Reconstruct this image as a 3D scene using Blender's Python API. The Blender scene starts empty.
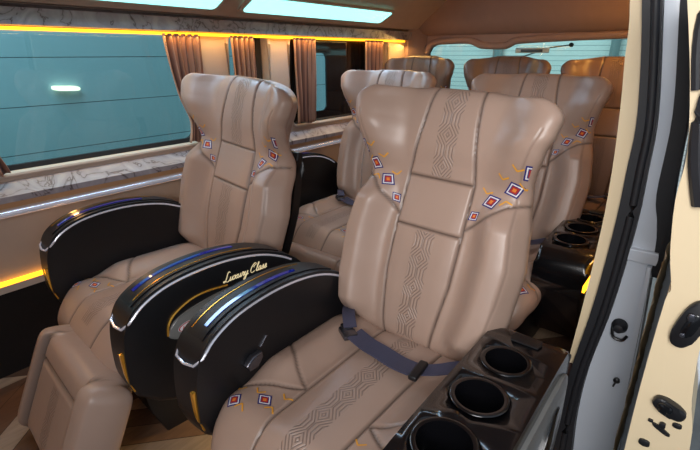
import bpy, bmesh, math, random
from mathutils import Vector, Matrix
random.seed(7)
S = bpy.context.scene
COL = S.collection
rad = math.radians

# ------------------------------------------------------------------ materials
def lin(c):
    return tuple(((v/255)/12.92 if v/255 <= .04045 else ((v/255+.055)/1.055)**2.4) for v in c) + (1,)

def new_mat(name):
    m = bpy.data.materials.new(name); m.use_nodes = True
    nt = m.node_tree; b = nt.nodes['Principled BSDF']
    return m, nt, b

def mat(name, rgb, rough=.5, metal=0, coat=0, emit=None, estr=0, noise=0, nscale=40, bump=0, bscale=300, spec=.5):
    m, nt, b = new_mat(name)
    c = lin(rgb)
    b.inputs['Base Color'].default_value = c
    b.inputs['Roughness'].default_value = rough
    b.inputs['Metallic'].default_value = metal
    b.inputs['Coat Weight'].default_value = coat
    b.inputs['Coat Roughness'].default_value = .05
    b.inputs['Specular IOR Level'].default_value = spec
    if emit:
        b.inputs['Emission Color'].default_value = lin(emit); b.inputs['Emission Strength'].default_value = estr
    if noise or bump:
        tc = nt.nodes.new('ShaderNodeTexCoord')
    if noise:
        n = nt.nodes.new('ShaderNodeTexNoise'); n.inputs['Scale'].default_value = nscale; n.inputs['Detail'].default_value = 4
        nt.links.new(tc.outputs['Object'], n.inputs['Vector'])
        mx = nt.nodes.new('ShaderNodeMix'); mx.data_type = 'RGBA'
        mx.inputs[6].default_value = tuple(v*(1-noise) for v in c[:3])+(1,)
        mx.inputs[7].default_value = tuple(min(1, v*(1+noise)) for v in c[:3])+(1,)
        nt.links.new(n.outputs['Fac'], mx.inputs[0]); nt.links.new(mx.outputs[2], b.inputs['Base Color'])
    if bump:
        n2 = nt.nodes.new('ShaderNodeTexNoise'); n2.inputs['Scale'].default_value = bscale; n2.inputs['Detail'].default_value = 3
        nt.links.new(tc.outputs['Object'], n2.inputs['Vector'])
        bp = nt.nodes.new('ShaderNodeBump'); bp.inputs['Strength'].default_value = bump; bp.inputs['Distance'].default_value = .001
        nt.links.new(n2.outputs['Fac'], bp.inputs['Height']); nt.links.new(bp.outputs[0], b.inputs['Normal'])
    return m

def M_(nt, op, *a):
    n = nt.nodes.new('ShaderNodeMath'); n.operation = op
    for i, v in enumerate(a):
        if isinstance(v, (int, float)): n.inputs[i].default_value = v
        else: nt.links.new(v, n.inputs[i])
    return n.outputs[0]

def leather(name, rgb, rough=.36):
    """upholstery: 'seam' attribute darkens stitched grooves, 'braid' attribute masks the embossed braid (UV in metres)"""
    m, nt, b = new_mat(name); L = nt.links.new
    c = lin(rgb)
    uv = nt.nodes.new('ShaderNodeUVMap'); uv.uv_map = 'UVMap'
    sp = nt.nodes.new('ShaderNodeSeparateXYZ'); L(uv.outputs[0], sp.inputs[0])
    x = M_(nt, 'ABSOLUTE', sp.outputs[0]); l = sp.outputs[1]
    P = .082
    fr = M_(nt, 'FRACT', M_(nt, 'DIVIDE', l, P))
    tri = M_(nt, 'MULTIPLY', M_(nt, 'ABSOLUTE', M_(nt, 'SUBTRACT', fr, .5)), 2.0)
    t2 = M_(nt, 'MULTIPLY', M_(nt, 'SUBTRACT', tri, .32), 1.47)
    t2n = nt.nodes.new('ShaderNodeClamp'); L(t2, t2n.inputs[0])
    g = M_(nt, 'SUBTRACT', x, M_(nt, 'MULTIPLY', t2n.outputs[0], .021))
    wv = M_(nt, 'SINE', M_(nt, 'MULTIPLY', g, 2*math.pi/.0092))
    ln = M_(nt, 'POWER', M_(nt, 'MULTIPLY', M_(nt, 'ADD', wv, 1.0), .5), 3.0)   # thin stitched lines
    at = nt.nodes.new('ShaderNodeAttribute'); at.attribute_name = 'braid'
    mk = M_(nt, 'MULTIPLY', at.outputs['Fac'], M_(nt, 'LESS_THAN', x, .0285))
    br = M_(nt, 'MULTIPLY', ln, mk)
    sa = nt.nodes.new('ShaderNodeAttribute'); sa.attribute_name = 'seam'
    dark = M_(nt, 'MAXIMUM', M_(nt, 'MULTIPLY', br, .5), M_(nt, 'MULTIPLY', sa.outputs['Fac'], .72))
    tc = nt.nodes.new('ShaderNodeTexCoord')
    n = nt.nodes.new('ShaderNodeTexNoise'); n.inputs['Scale'].default_value = 6; n.inputs['Detail'].default_value = 3
    L(tc.outputs['Object'], n.inputs['Vector'])
    mv = nt.nodes.new('ShaderNodeMix'); mv.data_type = 'RGBA'
    mv.inputs[6].default_value = tuple(v*.88 for v in c[:3])+(1,); mv.inputs[7].default_value = tuple(v*1.1 for v in c[:3])+(1,)
    L(n.outputs['Fac'], mv.inputs[0])
    mx = nt.nodes.new('ShaderNodeMix'); mx.data_type = 'RGBA'
    L(dark, mx.inputs[0]); L(mv.outputs[2], mx.inputs[6]); mx.inputs[7].default_value = tuple(v*.12 for v in c[:3])+(1,)
    L(mx.outputs[2], b.inputs['Base Color'])
    b.inputs['Roughness'].default_value = rough
    b.inputs['Specular IOR Level'].default_value = .45
    n2 = nt.nodes.new('ShaderNodeTexNoise'); n2.inputs['Scale'].default_value = 420
    L(tc.outputs['Object'], n2.inputs['Vector'])
    n3 = nt.nodes.new('ShaderNodeTexNoise'); n3.inputs['Scale'].default_value = 14; n3.inputs['Detail'].default_value = 2
    L(tc.outputs['Object'], n3.inputs['Vector'])
    h = M_(nt, 'ADD', M_(nt, 'MULTIPLY', n2.outputs['Fac'], .10), M_(nt, 'MULTIPLY', n3.outputs['Fac'], 1.1))
    h = M_(nt, 'SUBTRACT', h, M_(nt, 'MULTIPLY', br, 1.0))
    bp = nt.nodes.new('ShaderNodeBump'); bp.inputs['Strength'].default_value = .7; bp.inputs['Distance'].default_value = .002
    L(h, bp.inputs['Height']); L(bp.outputs[0], b.inputs['Normal'])
    return m

def marble(name):
    m, nt, b = new_mat(name); L = nt.links.new
    tc = nt.nodes.new('ShaderNodeTexCoord')
    n = nt.nodes.new('ShaderNodeTexNoise'); n.inputs['Scale'].default_value = 9; n.inputs['Detail'].default_value = 7; n.inputs['Distortion'].default_value = 1.6
    L(tc.outputs['Object'], n.inputs['Vector'])
    v = M_(nt, 'ABSOLUTE', M_(nt, 'SUBTRACT', n.outputs['Fac'], .5))
    r = nt.nodes.new('ShaderNodeValToRGB')
    r.color_ramp.elements[0].position = 0; r.color_ramp.elements[0].color = lin((84, 66, 62))
    r.color_ramp.elements[1].position = .02; r.color_ramp.elements[1].color = lin((150, 140, 142))
    e = r.color_ramp.elements.new(.2); e.color = lin((176, 166, 166))
    L(v, r.inputs[0]); L(r.outputs[0], b.inputs['Base Color'])
    b.inputs['Roughness'].default_value = .3
    return m

def plank_mat(name):
    m, nt, b = new_mat(name); L = nt.links.new
    tc = nt.nodes.new('ShaderNodeTexCoord')
    sp = nt.nodes.new('ShaderNodeSeparateXYZ'); L(tc.outputs['Object'], sp.inputs[0])
    W = .42; k = .72; pw = .115
    fx = M_(nt, 'DIVIDE', M_(nt, 'ADD', sp.outputs[0], 3.03), W)
    cell = M_(nt, 'FLOOR', fx)
    u = M_(nt, 'MULTIPLY', M_(nt, 'SUBTRACT', M_(nt, 'FRACT', fx), .5), W)
    par = M_(nt, 'SUBTRACT', M_(nt, 'MULTIPLY', M_(nt, 'MODULO', cell, 2.0), 2.0), 1.0)
    q = M_(nt, 'DIVIDE', M_(nt, 'ADD', sp.outputs[1], M_(nt, 'MULTIPLY', M_(nt, 'MULTIPLY', u, par), k*1.6)), pw)
    idx = M_(nt, 'FLOOR', q); f = M_(nt, 'FRACT', q)
    cv = nt.nodes.new('ShaderNodeCombineXYZ'); L(idx, cv.inputs[0]); L(cell, cv.inputs[1])
    wn = nt.nodes.new('ShaderNodeTexWhiteNoise'); L(cv.outputs[0], wn.inputs['Vector'])
    r = nt.nodes.new('ShaderNodeValToRGB'); r.color_ramp.interpolation = 'CONSTANT'
    r.color_ramp.elements[0].color = lin((120, 88, 68)); r.color_ramp.elements[1].position = .35; r.color_ramp.elements[1].color = lin((205, 172, 142))
    e = r.color_ramp.elements.new(.62); e.color = lin((150, 114, 88)); e = r.color_ramp.elements.new(.8); e.color = lin((178, 156, 138))
    L(wn.outputs[0], r.inputs[0])
    mp = nt.nodes.new('ShaderNodeMapping'); mp.inputs['Scale'].default_value = (60, 8, 8); mp.inputs['Rotation'].default_value = (0, 0, .9)
    L(tc.outputs['Object'], mp.inputs[0])
    n = nt.nodes.new('ShaderNodeTexNoise'); n.inputs['Scale'].default_value = 1.6; n.inputs['Detail'].default_value = 5; L(mp.outputs[0], n.inputs['Vector'])
    mx = nt.nodes.new('ShaderNodeMix'); mx.data_type = 'RGBA'; mx.blend_type = 'MULTIPLY'; mx.inputs[0].default_value = .55
    L(r.outputs[0], mx.inputs[6]); L(n.outputs['Fac'], mx.inputs[7])
    gap = M_(nt, 'LESS_THAN', f, .03)
    m2 = nt.nodes.new('ShaderNodeMix'); m2.data_type = 'RGBA'; L(gap, m2.inputs[0]); L(mx.outputs[2], m2.inputs[6]); m2.inputs[7].default_value = lin((40, 28, 22))
    L(m2.outputs[2], b.inputs['Base Color']); b.inputs['Roughness'].default_value = .45
    return m

def glass(name, tint, gloss=.08):
    m = bpy.data.materials.new(name); m.use_nodes = True; nt = m.node_tree
    for n in list(nt.nodes): nt.nodes.remove(n)
    o = nt.nodes.new('ShaderNodeOutputMaterial'); t = nt.nodes.new('ShaderNodeBsdfTransparent'); t.inputs[0].default_value = lin(tint)
    g = nt.nodes.new('ShaderNodeBsdfGlossy'); g.inputs['Roughness'].default_value = .02
    mx = nt.nodes.new('ShaderNodeMixShader'); mx.inputs[0].default_value = gloss
    nt.links.new(t.outputs[0], mx.inputs[1]); nt.links.new(g.outputs[0], mx.inputs[2]); nt.links.new(mx.outputs[0], o.inputs[0])
    return m

def stripes(name, c1, c2, scale, axis=2, thin=.06, rough=.6, emit=0):
    m, nt, b = new_mat(name); L = nt.links.new
    tc = nt.nodes.new('ShaderNodeTexCoord'); sp = nt.nodes.new('ShaderNodeSeparateXYZ'); L(tc.outputs['Object'], sp.inputs[0])
    f = M_(nt, 'LESS_THAN', M_(nt, 'FRACT', M_(nt, 'MULTIPLY', sp.outputs[axis], scale)), thin)
    mx = nt.nodes.new('ShaderNodeMix'); mx.data_type = 'RGBA'; L(f, mx.inputs[0]); mx.inputs[6].default_value = lin(c1); mx.inputs[7].default_value = lin(c2)
    L(mx.outputs[2], b.inputs['Base Color']); b.inputs['Roughness'].default_value = rough
    if emit:
        L(mx.outputs[2], b.inputs['Emission Color']); b.inputs['Emission Strength'].default_value = emit
    return m

def curtain_mat():
    m, nt, b = new_mat('curtain cloth'); L = nt.links.new
    uv = nt.nodes.new('ShaderNodeUVMap'); uv.uv_map = 'UVMap'
    sp = nt.nodes.new('ShaderNodeSeparateXYZ'); L(uv.outputs[0], sp.inputs[0])
    f = M_(nt, 'FRACT', M_(nt, 'MULTIPLY', sp.outputs[0], 5.0))
    r = nt.nodes.new('ShaderNodeValToRGB')
    r.color_ramp.elements[0].color = lin((184, 138, 112)); r.color_ramp.elements[1].position = .55; r.color_ramp.elements[1].color = lin((166, 118, 94))
    e = r.color_ramp.elements.new(.62); e.color = lin((76, 42, 34)); e = r.color_ramp.elements.new(.95); e.color = lin((150, 104, 82))
    L(f, r.inputs[0]); L(r.outputs[0], b.inputs['Base Color']); b.inputs['Roughness'].default_value = .7
    b.inputs['Sheen Weight'].default_value = .3
    return m

LEA = leather('tan leather', (170, 144, 129))
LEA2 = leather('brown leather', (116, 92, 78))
BLK = mat('satin black plastic', (22, 22, 25), .42, noise=.15, nscale=30)
GLB = mat('piano black plastic', (12, 12, 15), .22, coat=.5, noise=.3, nscale=20)
RUB = mat('black rubber', (30, 31, 36), .55, bump=.3, bscale=120)
CHR = mat('chrome', (225, 225, 232), .25, metal=.75, emit=(200, 205, 225), estr=.18)  # faint emission brightens the metal in place of bright reflections
GREY = mat('grey painted plastic', (120, 120, 118), .28, coat=.4, noise=.1, nscale=12)
PAN = mat('patterned black top', (14, 14, 20), .38, noise=.5, nscale=60, spec=.35)
BLUE = mat('blue reflection strip', (10, 24, 90), .1, coat=1, emit=(20, 60, 220), estr=.22)  # glowing blue painted in as the reflection of a blue LED
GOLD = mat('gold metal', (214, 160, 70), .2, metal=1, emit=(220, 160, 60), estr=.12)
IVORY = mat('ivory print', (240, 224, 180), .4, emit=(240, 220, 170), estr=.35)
WHITEP = mat('white print', (235, 235, 238), .4)
REDP = mat('red print', (190, 50, 50), .4)
NAVY = mat('navy thread', (34, 38, 110), .6)
WHT = mat('white thread', (225, 220, 222), .6)
RED = mat('red thread', (170, 44, 40), .6)
ORG = mat('orange thread', (226, 130, 50), .6)
YEL = mat('yellow thread', (222, 158, 50), .6)
TRIM = mat('beige headliner', (182, 158, 140), .75, noise=.06, nscale=20, bump=.25, bscale=500)
TRIMW = mat('beige wall panel', (206, 184, 166), .7, noise=.05, nscale=15, bump=.25, bscale=400)
HEAD = mat('mauve brown padded trim', (158, 130, 118), .75, noise=.08, nscale=20)
CREAM = mat('cream painted metal', (224, 204, 168), .5, noise=.04, nscale=8)
SILV = mat('silver car paint', (205, 212, 222), .35, metal=.05, coat=.6, noise=.05, nscale=5)
DARK = mat('dark fabric', (24, 20, 20), .8, noise=.2, nscale=40)
DBRN = mat('dark brown sill', (66, 44, 38), .6, noise=.15, nscale=30)
AMB = mat('amber light strip', (255, 190, 60), .5, emit=(255, 172, 30), estr=3.2)
CYAN = mat('cyan ceiling light', (150, 240, 240), .4, emit=(150, 236, 232), estr=1.9)
GUN = mat('gunmetal steel', (110, 110, 118), .25, metal=.9)
WEB = mat('blue grey webbing', (66, 66, 88), .75, noise=.2, nscale=200, bump=.6, bscale=600)
FLOORM = plank_mat('chevron wood vinyl')
MARB = marble('marble film')
WOODL = mat('warm wood line', (196, 150, 108), .5, noise=.1, nscale=30)
CURT = curtain_mat()
GLT = glass('teal tinted glass', (214, 236, 238), .05)
GLR = glass('green tinted glass', (222, 242, 240), .05)
BGL = mat('black tinted glass', (14, 16, 20), .08, coat=1)
QUILT = mat('quilted beige leather', (176, 158, 124), .55, noise=.1, nscale=20, bump=1, bscale=60)
CONC = mat('concrete', (120, 122, 122), .9, noise=.25, nscale=12, bump=.5, bscale=60)
OUTP = stripes('painted outside panels', (150, 182, 190), (60, 80, 88), 3.92, 2, .018, .6)
SIDING = stripes('white siding', (222, 232, 230), (140, 156, 156), 22, 2, .10, .6)
REFLW = mat('white reflected glow', (255, 244, 220), .4, emit=(255, 236, 200), estr=2.2)  # glow for the oval mirrored in the left window glass

# ------------------------------------------------------------------ helpers
def link(name, me, parent=None, loc=(0, 0, 0), rot=(0, 0, 0)):
    o = bpy.data.objects.new(name, me); COL.objects.link(o)
    o.parent = parent; o.location = loc; o.rotation_euler = rot
    return o
def mesh_from(bm, name, mats, smooth=True, angle=40):
    bmesh.ops.recalc_face_normals(bm, faces=bm.faces)
    me = bpy.data.meshes.new(name); bm.to_mesh(me); bm.free()
    for m in (mats if isinstance(mats, (list, tuple)) else [mats]): me.materials.append(m)
    if smooth:
        me.polygons.foreach_set('use_smooth', [True]*len(me.polygons))
        me.set_sharp_from_angle(angle=rad(angle))
    return me
def tag(o, label, cat, group=None):
    o['label'] = label; o['category'] = cat
    if group: o['group'] = group
    return o
def struct(name, me, **k):
    o = link(name, me, **k)
    if o.parent is None: o['kind'] = 'structure'
    return o
def empty(name, loc, rz=0):
    o = bpy.data.objects.new(name, None); COL.objects.link(o); o.location = loc; o.rotation_euler = (0, 0, rz); o.empty_display_size = .1
    return o

def extrude(bm, pts, axis, a, b, bevel=0, seg=3, mi=0):
    """closed 2D outline extruded along axis; 2D coords are the two other axes in x,y,z order"""
    def P(p, h):
        return {0: (h, p[0], p[1]), 1: (p[0], h, p[1]), 2: (p[0], p[1], h)}[axis]
    va = [bm.verts.new(P(p, a)) for p in pts]; vb = [bm.verts.new(P(p, b)) for p in pts]
    fs = [bm.faces.new(va), bm.faces.new(vb[::-1])]
    n = len(pts)
    for i in range(n):
        fs.append(bm.faces.new((va[i], vb[i], vb[(i+1) % n], va[(i+1) % n])))
    for f in fs: f.material_index = mi
    if bevel:
        es = list({e for f in fs[:2] for e in f.edges})
        bmesh.ops.bevel(bm, geom=es, offset=bevel, segments=seg, profile=.5, affect='EDGES', clamp_overlap=True)
def box(bm, c, s, bevel=.0, mi=0, seg=2, rot=None):
    r = bmesh.ops.create_cube(bm, size=1); vs = r['verts']
    bmesh.ops.scale(bm, vec=s, verts=vs)
    if bevel:
        es = list({e for v in vs for e in v.link_edges})
        rr = bmesh.ops.bevel(bm, geom=es, offset=bevel, segments=seg, profile=.5, affect='EDGES'); vs = list({v for f in rr['faces'] for v in f.verts} | {v for v in vs if v.is_valid})
    if rot: bmesh.ops.rotate(bm, cent=(0, 0, 0), matrix=rot, verts=vs)
    bmesh.ops.translate(bm, vec=c, verts=vs)
    for v in vs:
        for f in v.link_faces: f.material_index = mi
def smooth_path(pts, k=6, closed=False):
    out = []; n = len(pts); pts = [Vector(p) for p in pts]
    rng = range(n if closed else n-1)
    for i in rng:
        g = (lambda j: pts[j % n]) if closed else (lambda j: pts[max(0, min(n-1, j))])
        p0, p1, p2, p3 = g(i-1), g(i), g(i+1), g(i+2)
        for j in range(k):
            t = j/k
            out.append(.5*((2*p1)+(-p0+p2)*t+(2*p0-5*p1+4*p2-p3)*t*t+(-p0+3*p1-3*p2+p3)*t**3))
    if not closed: out.append(pts[-1])
    return out
def tube(bm, path, r, n=8, closed=False, mi=0, flat=None, up=(0, 0, 1)):
    """round tube, or flat=(w,t) rectangular ribbon, along a path"""
    path = [Vector(p) for p in path]; rings = []; m = len(path); U = Vector(up)
    for i, p in enumerate(path):
        a = path[(i-1) % m] if (closed or i > 0) else path[i]; b = path[(i+1) % m] if (closed or i < m-1) else path[i]
        t = (b-a)
        if t.length < 1e-9: t = Vector((0, 1, 0))
        t.normalize()
        s = t.cross(U)
        if s.length < 1e-4: s = t.cross(Vector((1, 0, 0)))
        s.normalize(); v = s.cross(t).normalized()
        if flat:
            w, h = flat[0]/2, flat[1]/2
            ring = [p+s*w*x+v*h*y for x, y in ((-1, -1), (1, -1), (1, 1), (-1, 1))]
        else:
            rr = r(i/(m-1)) if callable(r) else r
            ring = [p+(s*math.cos(q)+v*math.sin(q))*rr for q in (2*math.pi*k/n for k in range(n))]
        rings.append([bm.verts.new(q) for q in ring])
    c = len(rings[0])
    for i in range(m if closed else m-1):
        A, B = rings[i], rings[(i+1) % m]
        for k in range(c):
            f = bm.faces.new((A[k], A[(k+1) % c], B[(k+1) % c], B[k])); f.material_index = mi
    if not closed:
        for R_ in (rings[0][::-1], rings[-1]):
            f = bm.faces.new(R_); f.material_index = mi
def lathe(bm, prof, n=28, mi=0, M=None, cap=True):
    """prof = [(r,z)] about local z"""
    rings = []
    for r, z in prof:
        ring = []
        for k in range(n):
            q = 2*math.pi*k/n; v = Vector((r*math.cos(q), r*math.sin(q), z))
            ring.append(bm.verts.new(M @ v if M else v))
        rings.append(ring)
    for A, B in zip(rings, rings[1:]):
        for k in range(n):
            f = bm.faces.new((A[k], A[(k+1) % n], B[(k+1) % n], B[k])); f.material_index = mi
    if cap:
        for R_ in (rings[0][::-1], rings[-1]):
            f = bm.faces.new(R_); f.material_index = mi
def quick(name, mats, fn, parent=None, smooth=True, angle=40, **k):
    bm = bmesh.new(); fn(bm); return link(name, mesh_from(bm, name, mats, smooth, angle), parent, **k)
def sst(x, a=0., b=1.):
    t = max(0, min(1, (x-a)/(b-a))); return t*t*(3-2*t)
def interp(tab, x):
    if x <= tab[0][0]: return tab[0][1]
    for (a, u), (b, v) in zip(tab, tab[1:]):
        if x <= b:
            t = (x-a)/(b-a); t = t*t*(3-2*t)*.5+t*.5; return u+(v-u)*t
    return tab[-1][1]
def segd(p, a, b):
    ax, ay = a; bx, by = b; dx, dy = bx-ax, by-ay; px, py = p
    t = ((px-ax)*dx+(py-ay)*dy)/(dx*dx+dy*dy+1e-12); t = max(0, min(1, t))
    return math.hypot(px-ax-t*dx, py-ay-t*dy)

# ------------------------------------------------------------------ upholstered pads
class Pad:
    """pillow-like upholstery: x across, l along its length, d outwards"""
    def __init__(s, L, W, mid, half, seams, braid, cr=(.04, .04), ns=200, nl=220, p=7, gd=.006, gw=.0038, zo=None, fine=None):
        s.zo = zo; s.fine = fine
        s.L, s.W, s.mid, s.half, s.seams, s.braid, s.cr, s.ns, s.nl, s.p, s.gd, s.gw = L, W, mid, half, seams, braid, cr, ns, nl, p, gd, gw
    def w(s, l):
        w = s.W(l)
        for c, d in ((s.cr[0], l), (s.cr[1], s.L-l)):
            if d < c: k = (c-d)/c; w -= c*(1-math.sqrt(max(0, 1-k*k)))
        return w
    def edge(s, sx, l):
        t = 2*l/s.L-1
        a = max(0, 1-abs(sx)**s.p)**(1/2.6); b = max(0, 1-abs(t)**(s.p*1.7))**(1/2.6)
        return a*b
    def seam(s, x, l):
        d = 1
        for pl in s.seams:
            for a, b in zip(pl, pl[1:]):
                d = min(d, segd((abs(x), l), a, b))
        v = math.exp(-(d/s.gw)**2)
        if s.fine:
            d2 = min(segd((abs(x), l), a, b) for a, b in zip(s.fine, s.fine[1:])); v = max(v, .32*math.exp(-(d2/.0024)**2))
        return v
    def pt(s, sx, l, side=1, lift=0):
        x = sx*s.w(l); e = s.edge(sx, l)
        d = s.mid(sx, l)+side*s.half(sx, l)*e
        sm = 0
        if side > 0:
            sm = s.seam(x, l); d -= s.gd*sm*min(1, e*1.5)
        return x, d+lift, l+(s.zo(sx, l) if s.zo else 0), sm
    def surf(s, x, l, lift=.0015):
        sx = max(-.999, min(.999, x/s.w(l))); a = s.pt(sx, l)
        return Vector((x, a[1]+lift, l))
    def build(s, bm, place, mi=0):
        uvl = bm.loops.layers.uv.new('UVMap'); sl = bm.verts.layers.float.new('seam'); bl = bm.verts.layers.float.new('braid')
        def sp(i, n):
            a = 2*i/n-1; return (1 if a > 0 else -1)*(1-(1-abs(a))**1.45)
        def make(side, ns, nl):
            g = []
            for j in range(nl+1):
                l = (sp(j, nl)+1)/2*s.L; row = []
                for i in range(ns+1):
                    sx = sp(i, ns); x, d, ll, sm = s.pt(sx, l, side)
                    v = bm.verts.new(place(x, d, ll)); ll = l; v[sl] = sm
                    v[bl] = 1. if side > 0 and any(a <= ll <= b for a, b in s.braid) else 0.
                    row.append((v, (x, ll)))
                g.append(row)
            for j in range(nl):
                for i in range(ns):
                    q = (g[j][i], g[j][i+1], g[j+1][i+1], g[j+1][i])
                    f = bm.faces.new([a[0] for a in q]); f.material_index = mi
                    for lp, a in zip(f.loops, q): lp[uvl].uv = a[1]
        make(1, s.ns, s.nl); make(-1, s.ns, s.nl)
        bmesh.ops.remove_doubles(bm, verts=bm.verts, dist=.0003)

def diamond(bm, pad, place, cx, cl, a, b, ang, mis):
    ca, sa = math.cos(ang), math.sin(ang)
    def P(u, v, lift):
        x, l = cx+u*ca-v*sa, cl+u*sa+v*ca
        w = pad.w(l)*.97
        x = max(-w, min(w, x)); q = pad.surf(x, l, lift); return place(*q)
    ks = [(1., .80, mis['n']), (.80, .62, mis['w']), (.62, .50, mis['n']), (.50, .26, mis['r']), (.26, .0, mis['o'])]
    cor = [(1, 0), (0, 1), (-1, 0), (0, -1)]
    for k0, k1, mi in ks:
        for c0, c1 in zip(cor, cor[1:]+cor[:1]):
            n = 3
            for j in range(n):
                t0, t1 = j/n, (j+1)/n
                e0 = (c0[0]*(1-t0)+c1[0]*t0, c0[1]*(1-t0)+c1[1]*t0); e1 = (c0[0]*(1-t1)+c1[0]*t1, c0[1]*(1-t1)+c1[1]*t1)
                vs = [bm.verts.new(P(e[0]*a*k, e[1]*b*k, .0018)) for e, k in ((e0, k0), (e1, k0), (e1, max(k1, .01)), (e0, max(k1, .01)))]
                f = bm.faces.new(vs); f.material_index = mi
def stroke(bm, pad, place, pts, w, mi):
    for (x0, l0), (x1, l1) in zip(pts, pts[1:]):
        d = Vector((x1-x0, l1-l0)); n = Vector((-d.y, d.x)).normalized()*w/2; m = 4
        for j in range(m):
            q = []
            for t, s in ((j/m, 1), (j/m, -1), ((j+1)/m, -1), ((j+1)/m, 1)):
                x = x0+d.x*t+n.x*s; l = l0+d.y*t+n.y*s; ww = pad.w(l)*.975; x = max(-ww, min(ww, x))
                q.append(bm.verts.new(place(*pad.surf(x, l, .0022))))
            f = bm.faces.new(q); f.material_index = mi
MIS = dict(n=1, w=2, r=3, o=4); EMB = [NAVY, WHT, RED, ORG, YEL]

# backrest
BL = .695
WB = [(0, .208), (.05, .232), (.16, .255), (.28, .262), (.37, .25), (.44, .232), (.49, .232), (.56, .252), (.61, .268), (.66, .277), (.695, .272)]
def mid_back(s, l):
    a = abs(s)
    wing = .098*sst(l, .40, .60)*sst(a, .42, 1.0)
    bol = .062*sst(a, .42, .74)*(1-sst(a, .86, 1.0)*.5)*(1-sst(l, .36, .47))*sst(l, .0, .08)
    lum = .018*math.sin(min(1, l/.5)*math.pi)*(1-sst(a, .2, .6))
    head = .014*sst(l, .44, .54)
    return wing+bol+lum+head
def half_back(s, l): return .052+.012*sst(l, .45, .6)-.018*sst(abs(s), .7, 1)*sst(l, .4, .6)
back_seams = [[(.07, 0), (.094, .19), (.096, .33), (.094, .46), (.075, .60), (.066, .695)],
              [(0, .325), (.096, .325)], [(0, .46), (.094, .46)],
              [(.095, .345), (.13, .375), (.19, .425), (.245, .445)]]
edge_stitch = [(interp(WB, l)-.026, l) for l in (.06, .12, .2, .28, .34, .40, .46, .52, .58, .62)]
back = Pad(BL, lambda l: interp(WB, l), mid_back, half_back, back_seams, [(.02, .318), (.468, .683)], cr=(.05, .055), fine=edge_stitch, zo=lambda q, l: -.024*sst(abs(q), .3, .95)*sst(l, .52, .69)+.006*sst(l, .6, .69))
def place_back(x, d, l): return (x, -d, l)
def back_mesh():
    bm = bmesh.new(); back.build(bm, place_back)
    for sg in (-1, 1):
        for k, (x, l, a) in enumerate([(.114, .388, .75), (.150, .432, .5), (.198, .470, .4), (.236, .512, .7)]):
            sc = .72 if k == 0 else 1
            diamond(bm, back, place_back, sg*x, l, .026*sc, .020*sc, sg*a, MIS)
        for x, l in [(.132, .452), (.186, .438), (.170, .492), (.222, .478), (.205, .515)]:
            up = 1 if l > .46 or (x, l) == (.132, .452) else -1
            stroke(bm, back, place_back, [(sg*(x-.013), l+.010*up), (sg*(x-.001), l-.003*up), (sg*(x+.015), l+.003*up)], .0036, 5)
    return mesh_from(bm, 'backrest', [LEA]+EMB, angle=60)

CL = .56
def mid_c(s, l):
    a = abs(s)
    bol = .030*sst(a, .42, .75)*sst(l, .13, .24)*(1-sst(l, .46, .56)*.5)
    nose = -.055*(1-sst(l, 0, .11))**1.6
    return bol+nose+.006*math.cos(min(1, a/.4)*math.pi*.5)
def half_c(s, l): return .062
cush = Pad(CL, lambda l: .252-.022*(1-sst(l, 0, .12)), mid_c, half_c,
           [[(.088, 0), (.092, .56)], [(.092, .205), (.14, .175), (.25, .125)], [(.092, .205), (.15, .235), (.24, .30)]], [(.03, .52)], cr=(.05, .03), nl=140)
def place_c(x, d, l): return (x, -.5+l, .298+d)
def cushion_mesh():
    bm = bmesh.new(); cush.build(bm, place_c)
    for sg in (-1, 1):
        for x, l, a in [(.205, .082, .2), (.140, .118, .2)]:
            diamond(bm, cush, place_c, sg*x, l, .026, .019, sg*a, MIS)
        for x, l, u in [(.172, .128, 1), (.175, .078, -1), (.108, .108, -1), (.105, .15, 1), (.225, .116, 1)]:
            stroke(bm, cush, place_c, [(sg*(x-.015), l+.009*u), (sg*x, l-.004*u), (sg*(x+.014), l+.008*u)], .0036, 5)
    return mesh_from(bm, 'seat_cushion', [LEA]+EMB, angle=60)

legp = Pad(.31, lambda l: .235, lambda s, l: .022*sst(abs(s), .62, .72)*(1-sst(abs(s), .9, 1)), lambda s, l: .068, [[(.156, 0), (.156, .31)], [(0, .23), (.156, .23)]], [(.03, .21)], cr=(.035, .035), ns=80, nl=60, gd=.012, gw=.006)
def leg_mesh():
    bm = bmesh.new(); legp.build(bm, lambda x, d, l: (x, -d, l-.31)); return mesh_from(bm, 'leg_rest', [LEA], angle=60)

# armrest profile (y,z) relative to seat origin
ARC = smooth_path([(-.482, .36, 0), (-.482, .44, 0), (-.472, .51, 0), (-.442, .562, 0), (-.37, .600, 0), (-.27, .616, 0), (-.16, .614, 0), (-.05, .590, 0), (.05, .535, 0), (.11, .45, 0)], 5)
ARC = [(p.x, p.y) for p in ARC]
PROF = ARC+[(.13, .32), (.11, .24), (-.02, .20), (-.20, .205), (-.34, .235), (-.42, .275), (-.468, .32)]
TOP = [p for p in ARC if p[1] > .545]
def off(p, q, d):
    """point p moved d along outward normal of arc direction p->q"""
    t = Vector((q[0]-p[0], q[1]-p[1])).normalized(); n = Vector((-t.y, t.x)); return (p[0]+n.x*d, p[1]+n.y*d)
def offs(arc, d):
    return [off(arc[i], arc[i+1], d) if i < len(arc)-1 else off(arc[i-1], arc[i], d)[:0] or (arc[i][0]+(off(arc[i-1], arc[i], d)[0]-arc[i-1][0]), arc[i][1]+(off(arc[i-1], arc[i], d)[1]-arc[i-1][1])) for i in range(len(arc))]
def ribbon(bm, arc, x0, x1, d, mi=0, th=.004):
    o = offs(arc, d); i_ = offs(arc, d-th)
    outline = o+i_[::-1]
    extrude(bm, outline, 0, x0, x1, 0, mi=mi)
_mc = {}
def cached(k, f):
    if k not in _mc: _mc[k] = f()
    return _mc[k]
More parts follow.
